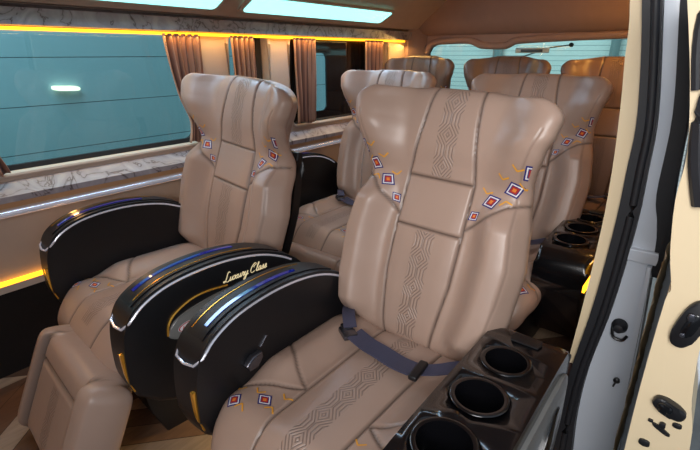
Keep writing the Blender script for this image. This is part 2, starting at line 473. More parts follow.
def arm_body(w):
    bm = bmesh.new(); extrude(bm, PROF, 0, -w/2, w/2, .016, 4); return mesh_from(bm, 'armrest', [BLK], angle=35)
def arm_panel(w):
    bm = bmesh.new(); ribbon(bm, TOP[1:-2], -w/2+.016, w/2-.016, .0035, 0, .006); return mesh_from(bm, 'top_panel', [PAN])
def arm_trim(w):
    bm = bmesh.new(); a = offs(TOP, -.010); h = w/2+.001
    arc = [(h, y, z) for y, z in a[::-1]]; fr = a[0]
    pts = arc+[(h*.99, fr[0]-.014, fr[1]-.014), (h*.7, fr[0]-.030, fr[1]-.030), (0, fr[0]-.034, fr[1]-.034), (-h*.7, fr[0]-.030, fr[1]-.030), (-h*.97, fr[0]-.012, fr[1]-.014)]+[(-h, y, z) for y, z in a]
    tube(bm, pts, .0032, 6); return mesh_from(bm, 'chrome_trim', [CHR])
def arm_blue(sg):
    bm = bmesh.new(); ribbon(bm, TOP[3:-8], sg*.012-.0055, sg*.012+.0055, .0052, 0, .003); return mesh_from(bm, 'blue_reflection', [BLUE])
def arm_gold(sg):
    bm = bmesh.new(); ribbon(bm, TOP[2:-6], -sg*.021-.0012, -sg*.021+.0012, .0050, 0, .003); return mesh_from(bm, 'gold_line', [GOLD])
def foot_trim():
    bm = bmesh.new()
    tube(bm, smooth_path([(0, -.486, .455), (0, -.485, .425), (0, -.482, .385), (0, -.470, .340)], 3), 0, flat=(.010, .008), up=(0, 1, 0)); return mesh_from(bm, 'chrome_foot', [GOLD])
def lever_mesh():
    bm = bmesh.new()
    extrude(bm, [(-.355, .455), (-.335, .472), (-.305, .474), (-.300, .458), (-.320, .436), (-.345, .436)], 0, 0, .02, .006, 3)
    extrude(bm, [(-.300, .478), (-.278, .500), (-.274, .497), (-.296, .475)], 0, 0, .006, .001, 1, mi=0)
    return mesh_from(bm, 'recline_lever', [GUN])

# cursive lettering drawn stroke by stroke: (advance, [strokes])
SCR = {
 'L': (1.15, [[(.95, 1.55), (.75, 1.75), (.5, 1.5), (.45, .8), (.3, .15), (.05, .0), (-.1, .15), (.1, .3), (.45, .1), (.8, -.05), (1.1, .15)]]),
 'u': (.85, [[(0, .1), (.12, .75), (.08, .2), (.25, 0), (.5, .35), (.6, .75), (.55, .2), (.68, 0), (.85, .15)]]),
 'x': (.75, [[(0, .55), (.15, .75), (.35, .3), (.5, 0), (.75, .15)], [(.65, .72), (.35, .4), (.05, .0)]]),
 'r': (.6, [[(0, .1), (.15, .8), (.25, .65), (.45, .7), (.38, .2), (.45, 0), (.6, .15)]]),
 'y': (.85, [[(0, .1), (.12, .75), (.08, .2), (.25, 0), (.5, .35), (.62, .75), (.5, 0), (.3, -.7), (.05, -.75), (.15, -.35), (.6, .0), (.85, .15)]]),
 'C': (1.3, [[(.95, 1.25), (1.05, 1.5), (.8, 1.7), (.4, 1.45), (.1, .8), (.2, .15), (.6, 0), (1.0, .2)], [(.8, 1.3), (.6, 1.1), (.75, .9)]]),
 'l': (.45, [[(0, .1), (.3, 1.2), (.35, 1.6), (.2, 1.5), (.12, .6), (.2, 0), (.45, .15)]]),
 'a': (.8, [[(.55, .65), (.3, .78), (.08, .4), (.15, 0), (.4, .15), (.58, .7), (.52, .15), (.62, 0), (.8, .15)]]),
 's': (.6, [[(0, .1), (.3, .8), (.38, .4), (.35, .05), (.1, .0), (.25, .02), (.6, .15)]]),
 ' ': (.35, [])}
def script_mesh():
    bm = bmesh.new(); k = .0155; x = 0
    for ch in 'Luxury Class':
        adv, sts = SCR[ch]
        for st in sts:
            p = smooth_path([(0, (x+a+.32*b)*k, b*k) for a, b in st], 4); tube(bm, p, .00125, 5)
        x += adv
    return mesh_from(bm, 'lettering', [IVORY])

def cup_console(w, cups):
    """wide armrest with real recessed cup holders"""
    bm = bmesh.new()
    prof = smooth_path([(-.50, .34, 0), (-.50, .42, 0), (-.475, .465, 0), (-.40, .482, 0), (-.2, .487, 0), (0, .487, 0), (.06, .478, 0), (.09, .44, 0)], 4)
    prof = [(p.x, p.y) for p in prof]+[(.09, .3), (.06, .12), (-.2, .08), (-.38, .12), (-.46, .22)]
    extrude(bm, prof, 0, -w/2, w/2, .018, 4)
    body = link('tmp', mesh_from(bm, 'tmp', [GLB], angle=35))
    bm = bmesh.new()
    for x, y, r in cups: lathe(bm, [(r, .40), (r, .56)], 40, M=Matrix.Translation((x, y, 0)))
    cut = link('tmp2', mesh_from(bm, 'tmp2', [GLB]))
    md = body.modifiers.new('b', 'BOOLEAN'); md.operation = 'DIFFERENCE'; md.object = cut; md.solver = 'EXACT'
    dg = bpy.context.evaluated_depsgraph_get(); me = bpy.data.meshes.new_from_object(body.evaluated_get(dg)); me.name = 'cup_console'
    bpy.data.objects.remove(body); bpy.data.objects.remove(cut)
    return me
def cup_mesh(r):
    bm = bmesh.new()
    lathe(bm, [(r-.001, -.082), (r*.86, -.084), (r*.88, -.08), (r-.005, -.02), (r-.004, .0015), (r+.001, .0025), (r+.005, .0020), (r+.006, .0005), (r-.0005, -.001), (r-.0005, -.082)], 40, cap=False)
    lathe(bm, [(.0005, -.083), (r*.87, -.083)], 40, cap=False)
    return mesh_from(bm, 'cup_holder', [GLB], angle=50)
def armrest(seat, x, w, sg, inner_lever=False, luxury=False, dz=0., dy=0.):
    a = link('armrest', cached(('ab', w), lambda: arm_body(w)), seat, (x, dy, dz))
    link('top_panel', cached(('ap', w), lambda: arm_panel(w)), a)
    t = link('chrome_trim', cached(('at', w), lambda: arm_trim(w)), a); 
    link('blue_reflection', cached(('bl', sg), lambda: arm_blue(sg)), a)
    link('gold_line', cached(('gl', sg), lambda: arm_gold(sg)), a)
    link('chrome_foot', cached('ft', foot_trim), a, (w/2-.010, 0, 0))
    if inner_lever: link('recline_lever', cached('lv', lever_mesh), a, (w/2-.002, 0, 0))
    if luxury:
        X = w/2
        def lens(bm):
            up = [(-.372, .462), (-.352, .492), (-.30, .512), (-.20, .526), (-.10, .518), (0, .488)]
            lo = [(0, .470), (-.10, .462), (-.20, .452), (-.27, .448), (-.335, .440), (-.365, .446)]
            o = smooth_path([(p[0], p[1], 0) for p in up+lo], 4, True)
            extrude(bm, [(p.x, p.y) for p in o], 0, X-.004, X+.006, .003, 2)
        le = quick('side_insert', [GREY], lens, a)
        def line(bm):
            tube(bm, smooth_path([(X+.002, *p) for p in [(-.374, .458), (-.368, .49), (-.345, .515), (-.30, .536), (-.25, .541), (-.195, .536)]], 5), .0028, 6)
        quick('gold_curve', [GOLD], line, a)
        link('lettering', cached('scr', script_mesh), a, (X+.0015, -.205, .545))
        def badge(bm):
            for r1, r2, x0, mi in ((.027, .013, .006, 0), (.0245, .0112, .0068, 1), (.022, .0095, .0072, 0)):
                n = 32; c = [( -.322+r1*math.cos(2*math.pi*k/n), .4675+r2*math.sin(2*math.pi*k/n)+r1*.25*math.cos(2*math.pi*k/n)*.4) for k in range(n)]
                extrude(bm, c, 0, X+x0-.003, X+x0, 0, mi=mi)
            for k in range(4):
                y0 = -.336+k*.0075
                tube(bm, [(X+.0078, y0, .462+k*.0006), (X+.0078, y0+.003, .472+k*.0006), (X+.0078, y0+.005, .463+k*.0006)], .001, 5, mi=1)
        bd = quick('oval_badge', [WHITEP, REDP], badge, a); bd['label'] = 'white oval badge with red ring'
    return a

def belt(seat, mirror=1):
    m = mirror
    z = .375
    P = [(-.205, .01, z+.024), (-.185, -.02, z+.034), (-.16, -.05, z+.034), (-.135, -.075, z+.024)]
    P2 = [(-.115, -.082, z+.016), (-.07, -.085, z+.004), (-.02, -.092, z+.004), (.04, -.108, z+.010), (.10, -.124, z+.026)]
    P3 = [(.09, -.118, z+.018), (.14, -.09, z+.026), (.19, -.05, z+.034), (.235, -.01, z+.01)]
    def web(bm):
        tube(bm, smooth_path([(m*x, y, zz) for x, y, zz in P], 5), 0, flat=(.036, .003))
        tube(bm, smooth_path([(m*x, y, zz) for x, y, zz in P2], 6), 0, flat=(.056, .004))
        tube(bm, smooth_path([(m*x, y, zz) for x, y, zz in P3], 5), 0, flat=(.040, .003))
    b = quick('seat_belt', [WEB], web, seat, smooth=False)
    def buckle(bm):
        R = Matrix.Rotation(-.55*m, 3, 'Z')
        box(bm, (m*-.135, -.085, z+.012), (.052, .040, .016), .004, 0, 2, R)
        box(bm, (m*-.150, -.072, z+.018), (.03, .03, .010), .003, 0, 2, R)
    quick('buckle', [GUN], buckle, b)
    def adj(bm):
        R = Matrix.Rotation(.1*m, 3, 'Z')
        box(bm, (m*.108, -.126, z+.030), (.022, .072, .014), .005, 0, 3, R)
    quick('slide_adjuster', [BLK], adj, b)
    return b

def make_seat(name, label, loc, rz, recline, left='arm', right='arm', legrest=None, wb=True, leather_m=None, sx=1., group='leather captain seats', luxury=False, arm_dz=0., back_sx=1., back_dx=0., cup_y=0., cush_dx=0., cush_dz=0., cush_sx=1., arm_dy=0., arm_dx=0., roll=0.):
    s = empty(name, loc, rz); s.scale = (sx, .86 if sx < 1 else 1, 1); tag(s, label, 'seat', group)
    bm_ = cached(('back', leather_m), lambda: (back_mesh() if leather_m is None else _recol(cached(('back', None), back_mesh), leather_m)))
    cm_ = cached(('cu', leather_m), lambda: (cushion_mesh() if leather_m is None else _recol(cached(('cu', None), cushion_mesh), leather_m)))
    b = link('backrest', bm_, s, (back_dx, .055, .335), (-rad(recline), 0, 0)); b.scale.x = back_sx; b.rotation_euler.y = rad(roll)
    def shell(bm):
        n = 16; o = []
        ls = [.03+.46*i/n for i in range(n+1)]
        o = [(back.w(l)*.86, l) for l in ls]+[(-back.w(l)*.86, l) for l in ls[::-1]]
        extrude(bm, o, 1, .030, .060, .012, 3)
    link('back_shell', cached('shell', lambda: (lambda bm: (shell(bm), mesh_from(bm, 'back_shell', [BLK]))[1])(bmesh.new())), b)
    link('seat_cushion', cm_, s, (cush_dx, 0, cush_dz)).scale.x = cush_sx
    def base(bm):
        extrude(bm, [(-.36, .0), (-.40, .10), (-.42, .225), (.02, .225), (.04, .10), (.0, .0)], 0, -.20, .20, .012, 2)
    link('seat_base', cached('base', lambda: (lambda bm: (base(bm), mesh_from(bm, 'seat_base', [BLK]))[1])(bmesh.new())), s)
    if left == 'arm': armrest(s, -.315+arm_dx, .092, 1, not luxury, dz=arm_dz, dy=arm_dy)
    if right == 'arm': armrest(s, .305, .092, -1, False, luxury, dz=-.03 if luxury else 0)
    if right == 'cups':
        w = .172; cups = [(-.010, -.355, .052), (-.010, -.213, .050), (-.010, -.076, .047)]
        a = link('cup_console', cached('cc', lambda: cup_console(w, cups)), s, (.298, cup_y, 0))
        for x, y, r in cups: link('cup_holder', cached(('cup', r), lambda: cup_mesh(r)), a, (x, y, .487))
        def side(bm):
            o = smooth_path([(-.44, .30, 0), (-.43, .40, 0), (-.36, .438, 0), (-.15, .445, 0), (.02, .44, 0), (.055, .38, 0), (.04, .22, 0), (-.1, .12, 0), (-.3, .14, 0), (-.41, .2, 0)], 4, True)
            extrude(bm, [(p.x, p.y) for p in o], 0, w/2-.006, w/2+.008, .005, 3)
        link('side_panel', cached('sp', lambda: (lambda bm: (side(bm), mesh_from(bm, 'side_panel', [GREY]))[1])(bmesh.new())), a)
        def rimtrim(bm):
            h = w/2-.004
            pts = [(h, .05, .478), (h, -.2, .480), (h, -.38, .477), (h, -.462, .462), (h*.7, -.484, .450), (0, -.488, .447), (-h*.7, -.484, .450), (-h, -.462, .462), (-h, -.38, .477), (-h, -.2, .480), (-h, .05, .478)]
            tube(bm, smooth_path(pts, 4), .003, 6)
        link('chrome_trim', cached('ct', lambda: (lambda bm: (rimtrim(bm), mesh_from(bm, 'chrome_trim', [CHR]))[1])(bmesh.new())), a)
        def recess(bm):
            extrude(bm, [(.072*0-.030, .004), (.030, .004), (.034, .022), (.030, .040), (-.030, .040), (-.034, .022)], 2, .4868, .4905, .0015, 2)
        link('switch_plate', cached('rc', lambda: (lambda bm: (recess(bm), mesh_from(bm, 'switch_plate', [BLK]))[1])(bmesh.new())), a)
        def handle(bm):
            o = smooth_path([(-.20, .16, 0), (-.13, .28, 0), (-.06, .36, 0), (.0, .37, 0), (-.02, .27, 0), (-.10, .17, 0)], 4, True)
            extrude(bm, [(p.x, p.y) for p in o], 0, w/2+.004, w/2+.012, .003, 2)
        link('side_handle', cached('sh', lambda: (lambda bm: (handle(bm), mesh_from(bm, 'side_handle', [GLB]))[1])(bmesh.new())), a)
    if legrest:
        (yy, zz, ang) = legrest
        link('leg_rest', cached('lg', leg_mesh), s, (.09, yy, zz), (rad(ang), 0, 0))
    if wb: belt(s)
    return s
def _recol(me, m):
    c = me.copy(); c.materials[0] = m; return c

FZ = .2
make_seat('captain_seat', 'large tan leather seat nearest the open door with navy diamond embroidery and cup console',
          (-.535, .92, FZ), 0, 18, right='cups', arm_dz=-.06, arm_dy=-.005, arm_dx=.028, roll=1.6, back_dx=-.02)
make_seat('captain_seat', 'tan leather seat beside the big left window with its leg rest hanging down',
          (-1.29, .90, FZ), rad(-6), 14.5, legrest=(-.49, .305, -24), luxury=True, wb=False, back_sx=1.14, back_dx=-.068, roll=3.2, cush_dx=-.03, cush_dz=.018, cush_sx=1.09, arm_dz=-.02, arm_dx=-.015)
make_seat('captain_seat', 'tan leather seat of the second row under the curtained left window',
          (-1.34, 1.86, FZ), 0, 15, legrest=(-.50, .29, -22))
make_seat('captain_seat', 'tan leather seat directly behind the nearest seat, with a black cup console by the pillar',
          (-.61, 1.86, FZ), 0, 15, right='cups', cup_y=.15)
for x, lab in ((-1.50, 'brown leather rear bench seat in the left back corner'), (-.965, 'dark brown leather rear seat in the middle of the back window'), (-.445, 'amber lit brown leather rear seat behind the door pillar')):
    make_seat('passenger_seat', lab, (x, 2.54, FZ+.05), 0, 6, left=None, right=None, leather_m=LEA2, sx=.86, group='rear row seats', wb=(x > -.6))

# ------------------------------------------------------------------ van body
Y0, Y1 = -.9, 3.0
def slab(name, pts, axis, a, b, m, bevel=0, kind=True, parent=None):
    bm = bmesh.new(); extrude(bm, pts, axis, a, b, bevel, 2)
    me = mesh_from(bm, name, [m], angle=35); return struct(name, me, parent=parent) if kind else link(name, me, parent)
slab('floor', [(-1.92, Y0), (-.12, Y0), (-.12, Y1), (-1.92, Y1)], 2, FZ-.05, FZ, FLOORM)

slab('floor_step', [(-1.86, 2.0), (-.19, 2.0), (-.19, Y1), (-1.86, Y1)], 2, FZ, FZ+.05, DARK)
def rrect(x0, x1, y0, y1, r, n=6):
    o = []
    for cx, cy, a in ((x1-r, y1-r, 0), (x0+r, y1-r, 90), (x0+r, y0+r, 180), (x1-r, y0+r, 270)):
        for k in range(n+1):
            q = rad(a+90*k/n); o.append((cx+r*math.cos(q), cy+r*math.sin(q)))
    return o
def plate(name, outer, holes, axis, a, b, m, kind=True, parent=None, bev=0):
    """flat panel with real openings"""
    bm = bmesh.new()
    def P(p, h): return {0: (h, p[0], p[1]), 1: (p[0], h, p[1]), 2: (p[0], p[1], h)}[axis]
    es = []
    for loop in [outer]+holes:
        vs = [bm.verts.new(P(p, a)) for p in loop]
        es += [bm.edges.new((vs[i], vs[(i+1) % len(vs)])) for i in range(len(vs))]
    r = bmesh.ops.triangle_fill(bm, edges=es, use_beauty=True, use_dissolve=False)
    fs = [g for g in r['geom'] if isinstance(g, bmesh.types.BMFace)]
    ex = bmesh.ops.extrude_face_region(bm, geom=fs)
    d = b-a; v = {0: (d, 0, 0), 1: (0, d, 0), 2: (0, 0, d)}[axis]
    bmesh.ops.translate(bm, vec=v, verts=[g for g in ex['geom'] if isinstance(g, bmesh.types.BMVert)])
    me = mesh_from(bm, name, [m], angle=35); return struct(name, me, parent=parent) if kind else link(name, me, parent)

XW = -1.80
W1 = rrect(-.30, 1.215, .925, 1.395, .05); W2 = rrect(1.385, 1.625, .945, 1.395, .045); W3 = rrect(1.765, 2.66, .93, 1.395, .045)
plate('wall_left', [(Y0, .53), (Y1, .53), (Y1, 1.46), (Y0, 1.46)], [W1, W2, W3], 0, XW, XW-.055, TRIMW)
slab('trim_1', [(XW-.02, .53), (XW+.015, .53), (XW+.015, .555), (XW-.02, .555)], 1, Y0, Y1, TRIMW)
slab('wall_left_lower', [(XW-.075, FZ), (XW-.03, FZ), (XW-.01, .53), (XW-.055, .53)], 1, Y0, Y1, DARK)
def strip(name, label, pts, y0, y1, grp=None):
    bm = bmesh.new(); extrude(bm, pts, 1, y0, y1, 0); o = link(name, mesh_from(bm, name, [AMB], False)); tag(o, label, 'light strip', grp); return o
strip('light_strip', 'thin amber light strip low on the left wall above the dark lower panel', [(XW, .556), (XW+.014, .556), (XW+.014, .568), (XW, .568)], Y0, Y1-.1)
strip('light_strip', 'long amber light strip under the marble cornice above the left windows', [(XW+.002, 1.3675), (XW+.018, 1.3675), (XW+.018, 1.3775), (XW+.002, 1.3775)], Y0, Y1-.16)
# marble cornice and soffit
slab('trim_2', [(XW, 1.380), (XW+.035, 1.382), (XW+.040, 1.432), (XW, 1.445)], 1, Y0, Y1-.03, MARB, .002)
slab('ceiling_soffit', [(XW-.02, 1.447), (XW+.055, 1.447), (XW+.06, 1.452), (-1.50, 1.612), (-1.50, 1.66), (XW-.02, 1.66)], 1, Y0, Y1-.03, TRIM)
slab('ceiling', [(-1.51, 1.612), (-1.2, 1.64), (-.7, 1.65), (-.32, 1.60), (-.235, 1.55), (-.235, 1.70), (-1.51, 1.70)], 1, Y0, Y1-.03, TRIM)
# ceiling lights set in the slanted soffit
sd = Vector((.3, 0, .16)).normalized(); sn = Vector((sd.z, 0, -sd.x))
for y0, y1, lab in ((1.40, 2.42, 'cyan ceiling light panel over the second row'), (.24, 1.26, 'cyan ceiling light panel over the big left window, cut by the picture top')):
    e = empty('ceiling_light', (XW+.06, y0, 1.452)); tag(e, lab, 'light', 'cyan ceiling light panels')
    def pan(bm, a, b, h, y0_, y1_):
        o = rrect(a, b, y0_, y1_, .02, 4)
        v1 = [bm.verts.new(sd*p[0]+sn*h+Vector((0, p[1], 0))) for p in o]; v0 = [bm.verts.new(sd*p[0]+sn*(-.004)+Vector((0, p[1], 0))) for p in o]
        bm.faces.new(v1); n = len(o)
        for i in range(n): bm.faces.new((v0[i], v0[(i+1) % n], v1[(i+1) % n], v1[i]))
    quick('light_frame', [TRIM], lambda bm: pan(bm, .030, .158, .006, -.02, y1-y0+.02), e)
    quick('diffuser', [CYAN], lambda bm: pan(bm, .042, .146, .009, 0, y1-y0), e)

# sill, wood line, chrome rail
slab('trim_3', [(XW, .902), (XW+.012, .902), (XW+.055, .866), (XW+.055, .846), (XW, .846)], 1, Y0, Y1-.03, MARB, .002)
slab('trim_4', [(XW, .845), (XW+.05, .845), (XW+.046, .826), (XW, .826)], 1, Y0, Y1-.03, WOODL, .002)
bm = bmesh.new(); tube(bm, [(XW+.045, Y0, .808), (XW+.045, Y1-.06, .808)], .012, 12)
struct('trim_5', mesh_from(bm, 'trim_5', [CHR]))
slab('trim_6', [(XW, .825), (XW+.036, .825), (XW+.03, .79), (XW, .785)], 1, Y0, Y1-.03, TRIMW)

for y0, y1, z0 in ((-.30, 1.215, .925), (1.385, 1.625, .945), (1.765, 2.66, .93)):
    bm = bmesh.new(); tube(bm, [(XW+.001, a, b) for a, b in rrect(y0-.004, y1+.004, z0-.004, 1.39, .05)], .009, 8, closed=True)
    struct('trim_7', mesh_from(bm, 'trim_7', [TRIMW]))
slab('front_light_block', [(-1.92, FZ), (-.4, FZ), (-.4, 1.7), (-1.92, 1.7)], 1, Y0-.04, Y0, TRIM)  # unseen partition added to cut the flat light from the front
# windows
def window(n, loop, y0, y1, z0, z1, extra=None):
    w = plate('window_%d' % n, rrect(y0-.03, y1+.03, z0-.03, z1+.02, .05), [rrect(y0+.018, y1-.018, z0+.018, z1-.018, .04)], 0, XW-.052, XW-.066, RUB)
    plate('pane', rrect(y0, y1, z0, z1, .04), [], 0, XW-.060, XW-.0605, GLT, False, w)
    return w
window(1, W1, -.30, 1.215, .925, 1.395)
window(2, W2, 1.385, 1.625, .945, 1.395)
w3 = window(3, W3, 1.765, 2.66, .93, 1.395)
plate('sliding_frame', rrect(1.77, 2.655, .935, 1.39, .04), [rrect(1.86, 2.105, .985, 1.30, .035)], 0, XW-.046, XW-.055, BGL, False, w3)
# right-hand dark edge of second window
slab('window_rail', [(1.582, .95), (1.62, .95), (1.62, 1.39), (1.582, 1.39)], 0, XW-.046, XW-.054, BGL, 0, False, bpy.data.objects['window_2'])

# curtains
def curtain(label, top, bot, z0, z1, n, tie=None):
    (t0, t1), (b0, b1) = top, bot
    e = empty('curtain', (XW+.018, (t0+t1)/2, z0)); tag(e, label, 'curtain', 'striped brown window curtains'); oy = (t0+t1)/2
    bm = bmesh.new(); uvl = bm.loops.layers.uv.new('UVMap'); nu, nv = n*10, 26; g = []
    for j in range(nv+1):
        v = j/nv; row = []
        for i in range(nu+1):
            u = i/nu
            a = t0+(b0-t0)*sst(v); b = t1+(b1-t1)*sst(v)
            if tie: k = math.exp(-((v-tie)/.16)**2)*.35; m_ = (a+b)/2+.02; a += (m_-a)*k; b += (m_-b)*k
            y = a+(b-a)*u; ph = u*n*2*math.pi
            x = .011*math.sin(ph+.5*math.sin(v*4+u*5))+.003*math.sin(ph*2.3+v*3)
            row.append((bm.verts.new((x+.004, y+.003*math.cos(ph)-oy, (z1+(z0-z1)*v)-z0+.006*math.sin(u*7)*v)), (u, v)))
        g.append(row)
    for j in range(nv):
        for i in range(nu):
            q = (g[j][i], g[j][i+1], g[j+1][i+1], g[j+1][i]); f = bm.faces.new([a[0] for a in q])
            for lp, a in zip(f.loops, q): lp[uvl].uv = a[1]
    me = mesh_from(bm, 'curtain_cloth', [CURT], angle=80)
    c = link('curtain_cloth', me, e); md = c.modifiers.new('t', 'SOLIDIFY'); md.thickness = .0015
    return e
curtain('striped brown curtain gathered at the far end of the big left window', (1.06, 1.235), (1.12, 1.215), .935, 1.372, 6, .8)
curtain('striped brown curtain in the narrow window between the beige posts', (1.385, 1.525), (1.395, 1.52), .95, 1.372, 5)
curtain('striped brown curtain at the near side of the black framed window', (1.775, 1.95), (1.79, 1.925), .945, 1.372, 6)
curtain('striped brown curtain at the far side of the black framed window', (2.38, 2.58), (2.40, 2.56), .945, 1.372, 6)
curtain('tail of a striped curtain at the near end of the big window', (.22, .42), (.27, .462), .93, 1.372, 6, .8)

# rear wall with shaped window opening
hole = [(-1.70, .92), (-1.70, 1.30), (-1.675, 1.345), (-1.62, 1.370), (-1.50, 1.376), (-1.385, 1.375), (-1.335, 1.360), (-1.29, 1.345), (-1.16, 1.342), (-1.12, 1.352), (-1.08, 1.370), (-.88, 1.381), (-.50, 1.392), (-.34, 1.385), (-.32, 1.36), (-.32, .92)]
plate('wall_back', [(-1.92, FZ), (-.15, FZ), (-.15, 1.70), (-1.92, 1.70)], [hole], 1, Y1, Y1+.05, HEAD)
bm = bmesh.new(); up = [(x, Y1-.012, z) for x, z in hole[1:-1]]
tube(bm, smooth_path(up, 4), .022, 10); struct('trim_7', mesh_from(bm, 'trim_7', [HEAD]))
bm = bmesh.new(); tube(bm, [(x, Y1+.03, z) for x, z in hole], .012, 8, closed=True); wr = struct('window_4', mesh_from(bm, 'window_4', [RUB]))
plate('pane', [(x, z) for x, z in hole], [], 1, Y1+.035, Y1+.0355, GLR, False, wr)
# header bulge above the rear window and corner post
slab('ceiling_header', [(Y1-.14, 1.66), (Y1-.10, 1.50), (Y1-.045, 1.425), (Y1-.002, 1.410), (Y1-.002, 1.66)], 0, -1.79, -.2, HEAD, .01)
slab('pillar_rear_left', [(-1.80, Y1), (-1.80, Y1-.13), (-1.775, Y1-.13), (-1.715, Y1-.04), (-1.705, Y1)], 2, .85, 1.64, HEAD, .01)

# heater lines / high brake light / wiper on rear window
e = empty('rear_wiper', (-.80, Y1+.055, 1.30)); tag(e, 'black rear window wiper arm outside the back glass', 'wiper')
quick('wiper_arm', [RUB], lambda bm: tube(bm, [(-.28, 0, -.03), (-.10, .005, .03), (.02, .004, .045)], .004, 6), e)
quick('wiper_pivot', [RUB], lambda bm: lathe(bm, [(.012, -.01), (.012, .012), (.006, .018)], 16, M=Matrix.Translation((.02, 0, .045)) @ Matrix.Rotation(-math.pi/2, 4, 'X')), e)
e = empty('brake_light', (-.99, Y1+.02, 1.315)); tag(e, 'pale high brake light unit behind the back glass', 'light')
quick('light_housing', [mat('pale plastic', (190, 205, 205), .4)], lambda bm: box(bm, (0, 0, 0), (.20, .02, .03), .006), e)
quick('light_lens', [mat('smoked lens', (70, 84, 88), .3)], lambda bm: box(bm, (0, -.008, -.002), (.13, .012, .016), .003), e)

# right side: wall, cream pillar, rubber seal, silver jamb
def contour(name, rows, y0, y1, m, kind=True, parent=None, bevel=.0, label=None):
    L = [(a, z) for z, a, b in rows]; R_ = [(b, z) for z, a, b in rows]
    def sm(p): return [(q.x, q.y) for q in smooth_path([(x, z, 0) for x, z in p], 5)]
    return slab(name, sm(L)+sm(R_)[::-1], 1, y0, y1, m, bevel, kind, parent)
contour('wall_right', [(1.64, -.25, -.21), (1.40, -.200, -.16), (1.18, -.178, -.13), (.91, -.167, -.12), (.5, -.18, -.13), (FZ, -.185, -.13)], 1.27, Y1, TRIMW)
contour('pillar_trim', [(1.66, -.262, -.235), (1.40, -.204, -.176), (1.28, -.192, -.158), (1.18, -.182, -.146), (1.05, -.174, -.142), (.91, -.171, -.140), (.7, -.177, -.150), (.50, -.187, -.170)], 1.20, 1.30, CREAM, bevel=.006)
contour('pillar_trim_lower', [(.50, -.190, -.168), (.35, -.190, -.165), (FZ-.05, -.190, -.160)], 1.20, 1.28, DBRN)
RUBR = [(1.66, -.238, -.185), (1.40, -.180, -.144), (1.18, -.146, -.109), (1.05, -.143, -.103), (.915, -.143, -.101), (.7, -.153, -.112), (.507, -.172, -.134), (.35, -.182, -.138), (.185, -.190, -.128), (.0, -.19, -.12)]
contour('door_seal', RUBR, 1.185, 1.25, RUB, bevel=.010)
bm = bmesh.new(); tube(bm, smooth_path([((a+b)/2+.006, 1.185, z) for z, a, b in RUBR], 5), .0085, 10); struct('door_seal_bead', mesh_from(bm, 'door_seal_bead', [RUB]))
contour('body_jamb', [(1.66, -.190, -.150), (1.40, -.146, -.116), (1.18, -.112, -.084), (1.05, -.106, -.078), (.97, -.104, -.070), (.90, -.104, -.058), (.87, -.108, -.044), (.835, -.110, -.046), (.80, -.116, -.050), (.637, -.125, -.041), (.527, -.136, -.036), (.294, -.140, -.024), (.0, -.13, -.01)], 1.215, 1.29, SILV, bevel=.008)
contour('body_side_step', [(.865, -.106, -.046), (.85, -.106, -.044), (.835, -.106, -.046)], 1.200, 1.25, SILV, bevel=.004)
contour('body_jamb_lip', [(.83, -.062, -.052), (.637, -.056, -.044), (.527, -.053, -.040), (.294, -.042, -.028), (.0, -.03, -.016)], 1.195, 1.25, SILV, bevel=.004)
contour('body_seal', [(1.66, -.152, -.128), (1.40, -.117, -.095), (1.18, -.084, -.058), (1.0, -.078, -.046), (.92, -.060, -.034), (.80, -.05, -.03)], 1.21, 1.29, RUB, bevel=.008)
contour('body_side', [(1.66, -.13, -.10), (1.40, -.094, -.06), (1.18, -.056, -.02), (.9, -.04, -.0), (.5, -.035, .01), (.0, -.02, .02)], 1.30, 3.1, SILV)
# door latch striker and bump stop on the jamb
e = empty('door_striker', (-.088, 1.21, .655)); tag(e, 'black round bump stop bolted on the silver door jamb', 'door hardware')
quick('stopper', [RUB], lambda bm: lathe(bm, [(.018, 0), (.018, .01), (.013, .02), (.011, .026), (.004, .028)], 20, M=Matrix.Rotation(math.pi/2, 4, 'X')), e)
quick('striker_loop', [BLK], lambda bm: tube(bm, smooth_path([(-.014, -.004, -.008), (-.008, -.02, -.026), (.012, -.02, -.030), (.020, -.004, -.024)], 4), .004, 6), e)
e = empty('jamb_clip', (-.066, 1.205, .50)); tag(e, 'small black clip low on the silver door jamb', 'door hardware')
quick('clip_head', [BLK], lambda bm: lathe(bm, [(.007, 0), (.008, .006), (.003, .010)], 14, M=Matrix.Rotation(math.pi/2, 4, 'X')), e)
quick('clip_tail', [BLK], lambda bm: tube(bm, [(0, -.003, 0), (-.005, -.003, -.022)], .0025, 6), e)

# open sliding door, seen on its cream front edge
DL = [(1.45, -.095), (1.29, -.054), (1.164, -.030), (1.086, -.029), (1.0, -.018), (.937, -.004), (.916, -.008), (.75, -.010), (.592, -.008), (.40, -.004), (.1, .0)]
DR = [(1.45, .03), (1.25, .06), (1.0, .066), (.87, .060), (.846, .054), (.75, .064), (.651, .082), (.4, .09), (.1, .09)]
def sm2(p): return [(q.x, q.y) for q in smooth_path([(x, z, 0) for z, x in p], 4)]
bm = bmesh.new(); extrude(bm, sm2(DL)+sm2(DR)[::-1], 1, .85, 1.0, .008, 3); dr = struct('door_1', mesh_from(bm, 'door_1', [CREAM], angle=35))
def quilt(bm):
    ny, nz = 60, 60; g = []
    for j in range(nz+1):
        z = .15+.80*j/nz; row = []
        for i in range(ny+1):
            y = .93+1.2*i/ny
            a = (y+z)/.12; b = (y-z)/.12
            h = abs(math.sin(a*math.pi))*abs(math.sin(b*math.pi))
            row.append(bm.verts.new((-.024-.006*h**.5, y, z)))
        g.append(row)
    for j in range(nz):
        for i in range(ny): bm.faces.new((g[j][i], g[j][i+1], g[j+1][i+1], g[j+1][i]))
quick('quilted_panel', [QUILT], quilt, dr, angle=80)
